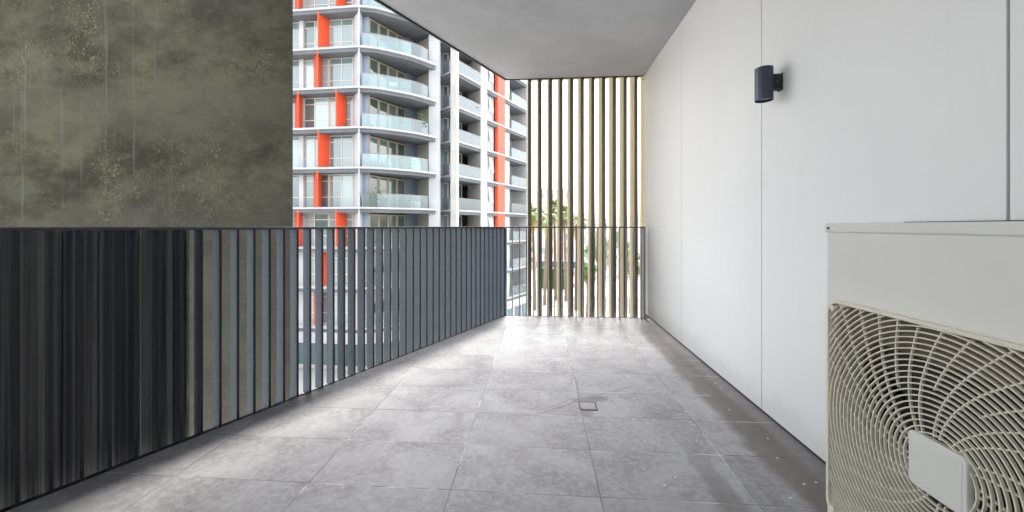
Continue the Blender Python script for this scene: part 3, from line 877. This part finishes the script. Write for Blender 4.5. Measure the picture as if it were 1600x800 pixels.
def window(a, b, z0, z1, cols, trans, pane='pane', frame='win_frame', fw=.05, out=1, awn=None):
    """a framed window between plan points; cols = positions of mullions, trans = heights of transoms, as fractions"""
    A = Vector(tl(P(*a))); B = Vector(tl(P(*b))); Lw = (B - A).length; d = (B - A) / Lw
    f = TB()
    def vbar(t, w=fw):
        p = A + d * max(w / 2, min(Lw - w / 2, t * Lw))
        f.seg(tuple(p - d * w / 2), tuple(p + d * w / 2), .09, z0 - OZ, z1 - OZ)
    for t_ in [0] + list(cols) + [1]: vbar(t_)
    xs = [0] + list(cols) + [1]
    zs = [0] + list(trans) + [1]
    for h in zs:
        z = z0 + (z1 - z0) * h
        z = max(z0 + fw / 2, min(z1 - fw / 2, z))
        for i in range(len(xs) - 1):
            p = A + d * (xs[i] * Lw + fw * (1.0 if i == 0 else .5)); q = A + d * (xs[i + 1] * Lw - fw * (1.0 if i == len(xs) - 2 else .5))
            f.seg(tuple(p), tuple(q), .076, z - fw / 2 - OZ, z + fw / 2 - OZ)
    w = f.build('window', M[frame], tower)
    for i in range(len(xs) - 1):
        p = A + d * (xs[i] * Lw + fw * .3); q = A + d * (xs[i + 1] * Lw - fw * .3)
        g_ = TB(); g_.seg(tuple(p), tuple(q), .02, z0 + .01 - OZ, z1 - .01 - OZ)
        g_.build('pane', M[pane], w)
    return w

def glass_rail(pts, zb, posts=True, h=1.02):
    """frameless glass balustrade following plan points"""
    g_ = TB()
    for i in range(len(pts) - 1):
        a, b = Vector(pts[i]), Vector(pts[i + 1]); d = (b - a).normalized() * .003
        g_.sg(tuple(a + d), tuple(b - d), .016, zb + .02, zb + h - .02)
    o = g_.build('balustrade', M['bal_glass'], tower)
    r_ = TB()
    V = [Vector(tl(P(*p))) for p in pts]
    for i in range(len(V) - 1):
        r_.seg(tuple(V[i]), tuple(V[i + 1]), .055, zb + h - .02 - OZ, zb + h + .02 - OZ)
    r_.build('handrail', M['handrail'], o)
    p_ = TB()
    for i, v in enumerate(V):
        if i in (0, len(V) - 1) or i % 3 == 0:
            p_.box(v.x - .02, v.x + .02, v.y - .02, v.y + .02, zb - OZ, zb + h - .022 - OZ)
    p_.build('post', M['slate'], o)
    return o

def blade_prism(ur, ub0, ub1, z0, z1, mat='tower_orange', name='orange_fin'):
    """triangular fin: ridge on the slab edge, base against the windows"""
    a = LF(LFU(ur - .8, .07), .07); a2 = LF(LFU(ur + .8, .07), .07)
    b0_ = LF(LFU(ub0, .98), .98); b1_ = LF(LFU(ub1, .98), .98)
    part(TB().pr([a, b0_, b1_, a2], z0, z1), name, mat)

for k in range(-3, KT):
    z0_, z1_ = LV(k) + .112, LV(k + 1) - .302
    # ---- left facade
    m3 = k % 3
    fins = {1: [(497, 498.5, 515)], 0: [(496, 490, 503)], 2: [(465.5, 461, 474), (525, 526, 541)]}[m3]
    for f_ in fins: blade_prism(*f_, LV(k) + .11, LV(k + 1) - .035)
    for sh_ in (-97, -160):    # the pattern goes on to the left, behind the concrete wall
        for f_ in fins: blade_prism(*(q + sh_ for q in f_), LV(k) + .11, LV(k + 1) - .035)
    blade_prism(561, 552, 567, LV(k) + .11, LV(k + 1) - .035, 'tower_white', 'corner_column')
    for (u0, u1, cols, trans) in ((515, 552, [.52], [.32, .80]), (476, 514, [.42], [.32, .80]), (436, 469, [.5], [.32]), (402, 434, [.5], [.32, .8]), (360, 400, [.5], [.32])):
        a = LF(LFU(u0, 1.05), 1.05); b = LF(LFU(u1, 1.05), 1.05)
        window(a, b, z0_, z1_, cols, trans, 'pane', 'win_frame', .055)
    a = LF(LFU(469, 1.0), 1.0); b = LF(LFU(476, 1.0), 1.0)
    part(TB().sg(a, b, .3, z0_, z1_), 'pier', 'tower_white')
    # ---- curved balcony
    for i in range(4):
        a, b = RR(i * .935 + .02, 0), RR((i + 1) * .935 - .02, 0)
        window(a, b, z0_, z1_ - .1, [], [], 'pane_dark', 'win_frame_tan', .09)
    if True:
        cz = LV(k) + .11
        inner_c = [(C0.x + .35, C0.y + .13), (-10.85, 28.68), (-10.13, 28.87), (-9.41, 29.25), (-8.62, 29.71), (-7.92, 30.2), (-7.28, 30.82), (-6.92, 31.2 + .3)]
        glass_rail(inner_c, cz)
        glass_rail([(-6.12, 34.0), (-5.42, 33.36)], cz)
        glass_rail([RF(.12, .06), RF(1.25, .06), RF(2.45, .06), RF(3.72, .06)], cz)
        glass_rail([RF(9.55, .06), RF(10.7, .06), RF(11.8, .06), RF(12.9, .06)], cz)
    # ---- right facade
    window(RF(1.95, 2.3), RF(3.7, 2.3), z0_, z1_, [.5], [], 'pane_dark', 'win_frame', .09)
    window(RF(.0, 2.7), RF(.9, 2.6), z0_, z1_, [], [], 'pane_dark', 'win_frame', .08)
    window((-6.5, 35.6), (-5.9, 35.6), z0_, z1_, [], [], 'pane_dark', 'win_frame', .08)
    window(RF(4.9, .55), RF(6.70, .55), z0_, z1_, [.42, .72], [.3], 'pane_pale', 'tower_white', .07)
    # open awning sash
    A = Vector(tl(P(*RF(5.72, .50)))); B = Vector(tl(P(*RF(6.22, .50)))); nn = -Vector((P(*NF)[0], P(*NF)[1]))
    mid, top = z0_ + .95 - OZ, z1_ - .12 - OZ
    aw = MB(); o_ = nn * (.30 if k % 2 else .22)
    aw.quad((A.x + o_.x, A.y + o_.y, mid), (B.x + o_.x, B.y + o_.y, mid), (B.x, B.y, top), (A.x, A.y, top))
    ao = aw.build('awning_sash', M['pane_pale'], tower); sdm = ao.modifiers.new('thickness', 'SOLIDIFY'); sdm.thickness = .05
    part(TB().pr([RF(6.76, .06), RF(8.16, .06), RF(8.16, .4), RF(6.76, .4)], LV(k) + .111, LV(k + 1) - .034), 'orange_panel', 'tower_orange')
    window(RF(10.2, 1.95), RF(12.2, 1.95), z0_, z1_ - .2, [.5], [], 'pane_dark', 'win_frame', .08)
# roof parapet
part(TB().pr(outline, LV(KT) + .112, LV(KT) + .9), 'parapet', 'tower_white')
# podium: white fascia over a recessed shopfront
pod = [LF(13, -.25), LF(0, -.25), (-9.3, 28.8), (-6.1, 31.5), (-5.0, 32.8), RF(13.8, -.2), RF(13.8, 9.2), (-14, 48.3), (-25.2, 44.2)]
part(TB().pr(pod, EYE - 8.72, LV(-3) - .31), 'podium_fascia', 'tower_white')
shop = [LF(12.6, .5), LF(0, .5), (-9.4, 29.5), (-6.6, 32.0), (-5.6, 33.4), RF(6, .5), RF(6, 8), (-14, 47), (-24.6, 43.8)]
part(TB().pr(shop, GZ + .3, EYE - 8.73), 'shopfront_glass', 'pane_shop')
part(TB().pr(shop[:4] + [(-5.5, 33.3)] + shop[5:], GZ, GZ + .29), 'plinth', 'tower_conc')
for s_ in range(0, 13, 1):
    a = LF(s_ * 1.0 + .1, .44); b = LF(s_ * 1.0 + .2, .44)
    part(TB().sg(a, b, .08, GZ + .3, EYE - 8.74), 'shopfront_mullion', 'slate')
part(TB().pr([RF(6.05, .2), RF(13.6, .2), RF(13.6, 8), RF(6.05, 8)], GZ, EYE - 8.73), 'wall', 'tower_white')
for t_ in (8.6, 10.6, 12.2):
    window(RF(t_, .12), RF(t_ + 1.0, .12), GZ + .2, GZ + 2.1, [.5], [], 'pane_shop', 'slate', .06)

# small air conditioners on the recessed balconies of the tower
def tower_ac(k, x, z, label, first=[None]):
    px, py = P(x, z)
    if first[0] is None:
        t_ = empty('air_conditioner', (px, py, LV(k) + .112), label, 'air conditioner', 'air conditioners on the tower balconies')
        MB().box(-.38, .38, -.15, .15, .05, .62).build('cabinet', M['far_white'], t_, bevel=.02)
        MB().tube([(-.1, -.152, .33), (-.1, -.165, .33)], .22, 24).build('fan_guard', M['far_dark'], t_)
        MB().box(-.3, -.24, -.15, .15, 0, .05).box(.24, .3, -.15, .15, 0, .05).build('foot', M['far_dark'], t_)
        first[0] = t_
    else:
        src = first[0]; t_ = src.copy(); COL.objects.link(t_); t_.location = (px, py, LV(k) + .112)
        for ch in list(src.children):
            c = ch.copy(); COL.objects.link(c); c.parent = t_
        t_['label'] = label
    t_.rotation_euler = (0, 0, R(-12))
    return t_
tower_ac(2, -5.62, 34.1, 'small white air conditioner behind glass on the narrow tower balcony, third slab above the railing')
tower_ac(1, -5.55, 34.1, 'small white air conditioner behind glass on the narrow tower balcony, second slab above the railing')
tower_ac(0, -5.6, 34.1, 'small white air conditioner behind glass on the narrow tower balcony just above the railing')
tower_ac(0, -8.05, 31.9, 'small white air conditioner on the lowest curved balcony above the railing')
tower_ac(1, -8.0, 31.9, 'small white air conditioner on the second curved balcony above the railing')

def pot_plant(k, x, z, label, seed):
    r_ = random.Random(seed); px, py = P(x, z)
    e = empty('potted_plant', (px, py, LV(k) + .112), label, 'plant', 'pot plants on the tower balconies')
    MB().tube([(0, 0, 0), (0, 0, .38)], .17, 14, .23).build('pot', M['far_dark'], e)
    m = MB()
    for _ in range(160):
        v = Vector((r_.gauss(0, .22), r_.gauss(0, .22), .55 + abs(r_.gauss(0, .33))))
        a = Vector((r_.gauss(0, 1), r_.gauss(0, 1), r_.gauss(0, 1) + .8)).normalized() * .13
        b = a.cross(Vector((r_.gauss(0, 1), r_.gauss(0, 1), .1))).normalized() * .05
        m.quad(v - a, v + b, v + a, v - b)
    m.build('foliage', M['hedge'], e, fix=False)
def plan_rf(t, d): return RF(t, d)
pot_plant(3, *RF(3.2, .5), 'green pot plant on the upper balcony between the two pale columns of the tower', 21)
pot_plant(0, -10.2, 29.4, 'green pot plant at the left end of the lowest curved balcony above the railing', 22)
pot_plant(2, -7.4, 31.3, 'green pot plant at the right end of the third curved balcony above the railing', 23)
def balcony_chair(k, x, z, rz_, label):
    px, py = P(x, z)
    e = empty('balcony_chair', (px, py, LV(k) + .112), label, 'chair', 'chairs on the tower balconies'); e.rotation_euler = (0, 0, rz_)
    MB().box(-.24, .24, -.24, .24, .42, .47).build('seat', M['far_white'], e)
    MB().box(-.24, .24, .20, .24, .472, .92).build('backrest', M['far_white'], e)
    for sx in (-1, 1):
        for sy in (-1, 1):
            MB().box(sx * .22 - .02, sx * .22 + .02, sy * .21 - .02, sy * .21 + .02, 0, .418).build('leg', M['far_white'], e)
balcony_chair(3, -9.3, 30.1, .4, 'white chair on the fourth curved balcony above the railing')
balcony_chair(4, -8.3, 30.8, -.6, 'white chair on the fifth curved balcony above the railing')

# ------------------------------------------------------------------ far side of the street
def far_block(name, u0, u1, z, yt, mat, label, depth=12, cols=5, floors=5):
    a, b = PU(u0, z), PU(u1, z)
    top = EYE + (353.5 - yt) / 600 * z
    e = empty(name, (*a, GZ), label, 'building')
    d = Vector((b[0] - a[0], b[1] - a[1])); Lw = d.length; e.rotation_euler = (0, 0, math.atan2(d.y, d.x))
    H = top - GZ
    MB().box(0, Lw, 0, depth, 0, H).build('wall', M[mat], e)
    MB().box(-.2, Lw + .2, -.2, depth + .2, H + .002, H + .35).build('roof', M['tower_conc'], e)
    fh = H / floors
    for f in range(floors):
        for c in range(cols):
            x0 = (c + .25) * Lw / cols; x1 = (c + .75) * Lw / cols
            w = MB().box(x0, x1, -.06, .10, f * fh + fh * .35, f * fh + fh * .85).build('window', M['win_frame'], e)
            MB().box(x0 + .08, x1 - .08, -.075, -.062, f * fh + fh * .35 + .08, f * fh + fh * .85 - .08).build('pane', M['pane'], w)
    return e
far_block('apartment_building', 842, 893, 92, 298, 'far_beige', 'pale terracotta apartment block seen through the left half of the battens', 14, 4, 6)
far_block('apartment_building', 905, 1030, 84, 345, 'far_white', 'low pale apartment block seen through the right half of the battens', 14, 8, 4)
far_block('apartment_building', 815, 838, 105, 318, 'far_white', 'narrow white apartment block seen through the first gap of the battens', 14, 2, 6)
# car park wall with a dark roof band behind the hedge
a, b = PU(838, 72), PU(912, 70)
cp = empty('carport', (*a, GZ), 'low dark-roofed carport behind the clipped green hedge', 'carport')
d = Vector((b[0] - a[0], b[1] - a[1])); cp.rotation_euler = (0, 0, math.atan2(d.y, d.x)); Lc = d.length
MB().box(0, Lc, 0, 4, 3.25, 4.4).build('roof', M['far_dark'], cp)
for i in range(5): MB().box(Lc * i / 4.2, Lc * i / 4.2 + .2, .1, .3, 0, 3.25).build('post', M['far_white'], cp)

def leaf_cloud(n, fn, size, rnd):
    m = MB()
    for _ in range(n):
        p = Vector(fn()); s_ = size * rnd.uniform(.6, 1.4)
        a = Vector((rnd.gauss(0, 1), rnd.gauss(0, 1), rnd.gauss(0, 1))).normalized()
        b = a.cross(Vector((rnd.gauss(0, 1), rnd.gauss(0, 1), rnd.gauss(0, 1)))).normalized()
        m.quad(p - a * s_, p + b * s_ * .5, p + a * s_, p - b * s_ * .5)
    return m
rnd = random.Random(5)
a, b = PU(845, 67.5), PU(889, 66.5)
hd = empty('hedge', (*a, GZ), 'clipped bright green hedge at street level seen through the battens', 'hedge')
d = Vector((b[0] - a[0], b[1] - a[1])); hd.rotation_euler = (0, 0, math.atan2(d.y, d.x)); Lh = d.length
MB().box(.1, Lh - .1, .1, 1.3, .1, 3.2).build('core', M['hedge'], hd)
leaf_cloud(3800, lambda: (rnd.uniform(0, Lh), rnd.choice([rnd.uniform(-.05, .15), rnd.uniform(0, 1.4)]), rnd.choice([rnd.uniform(0, 3.3), rnd.uniform(3.1, 3.4)])), .14, rnd).build('foliage', M['hedge'], hd, fix=False)

def palm(u, z, ytop, label, seed):
    r_ = random.Random(seed)
    px, py = PU(u, z)
    H = EYE + (353.5 - ytop) / 600 * z - GZ - 1.0
    e = empty('palm_tree', (px, py, GZ), label, 'palm', 'palms across the street')
    lean = r_.uniform(-.5, .5)
    pts = [(lean * (i / 8) ** 2, 0, H * i / 8) for i in range(9)]
    MB().tube(pts, .24, 10, .15).build('trunk', M['bark'], e)
    for (mat, cnt, lo, hi, nm) in (('palm', 26, -.25, 1.2, 'crown'), ('palm_old', 9, -1.3, -.7, 'dead_fronds')):
        m = MB()
        for i in range(cnt):
            az = r_.uniform(0, 2 * PI); el = r_.uniform(lo, hi); Lf = r_.uniform(1.7, 2.7)
            o = Vector((lean, 0, H)); dirv = Vector((math.cos(az) * math.cos(el), math.sin(az) * math.cos(el), math.sin(el)))
            side = Vector((-math.sin(az), math.cos(az), 0)); prev = None; p = o.copy(); v = dirv.copy()
            for q in range(9):
                p = p + v * (Lf / 9); v = (v + Vector((0, 0, -.17))).normalized()
                wd = .50 * math.sin(PI * (q + 1) / 10.5) + .05
                if prev is not None:
                    for sd_ in (-1, 1):
                        m.tri(prev, p, p + side * sd_ * wd + v * .22 - Vector((0, 0, .14)))
                prev = p.copy()
        m.build(nm, M[mat], e, fix=False)
    return e
palm(835.5, 50, 322, 'palm with yellow hanging fronds in the first gap of the battens', 1)
palm(851, 53, 330, 'bright green palm in the second gap of the battens', 2)
palm(868, 57, 314, 'tallest palm, in the third gap of the battens', 3)
palm(884, 56, 322, 'palm in the fourth gap of the battens in front of the terracotta block', 4)
palm(900, 50, 334, 'short palm with spreading fronds in the fifth gap of the battens', 6)

def tree(u, z, ytop, w, label, seed, leaves=3600):
    r_ = random.Random(seed)
    px, py = PU(u, z)
    H = EYE + (353.5 - ytop) / 600 * z - GZ
    e = empty('street_tree', (px, py, GZ), label, 'tree', 'leafy trees across the street')
    tk = MB().tube([(0, 0, 0), (.1, .05, H * .3), (0, .1, H * .55)], .17, 10, .09)
    cs = []
    for i in range(9):
        a_ = r_.uniform(0, 2 * PI); rr = r_.uniform(.1, .7) * w; hh = H * r_.uniform(.48, .90)
        c = Vector((rr * math.cos(a_), rr * math.sin(a_), hh)); cs.append((c, r_.uniform(.35, .6) * w))
        tk.tube([(0.05, .06, H * .4), tuple(c * .5 + Vector((0, 0, H * .25))), tuple(c)], .06, 6, .02)
    tk.build('trunk', M['bark'], e)
    def fn():
        c, rr = r_.choice(cs)
        v = Vector((r_.gauss(0, 1), r_.gauss(0, 1), r_.gauss(0, .8))).normalized() * rr * r_.uniform(.5, 1.05)
        return c + v
    leaf_cloud(leaves, fn, .095, r_).build('crown', M['leaf'], e, fix=False)
    return e
tree(917, 44, 378, 1.3, 'slim leafy tree in the gap just left of the screen middle', 8)
tree(934, 60, 340, 2.2, 'leafy tree right of the slim one, partly over the low pale block', 9)
tree(957, 55, 352, 2.0, 'rounded leafy tree behind the right half of the battens', 10)
tree(984, 48, 362, 1.6, 'small leafy tree behind the last battens next to the white wall', 12)
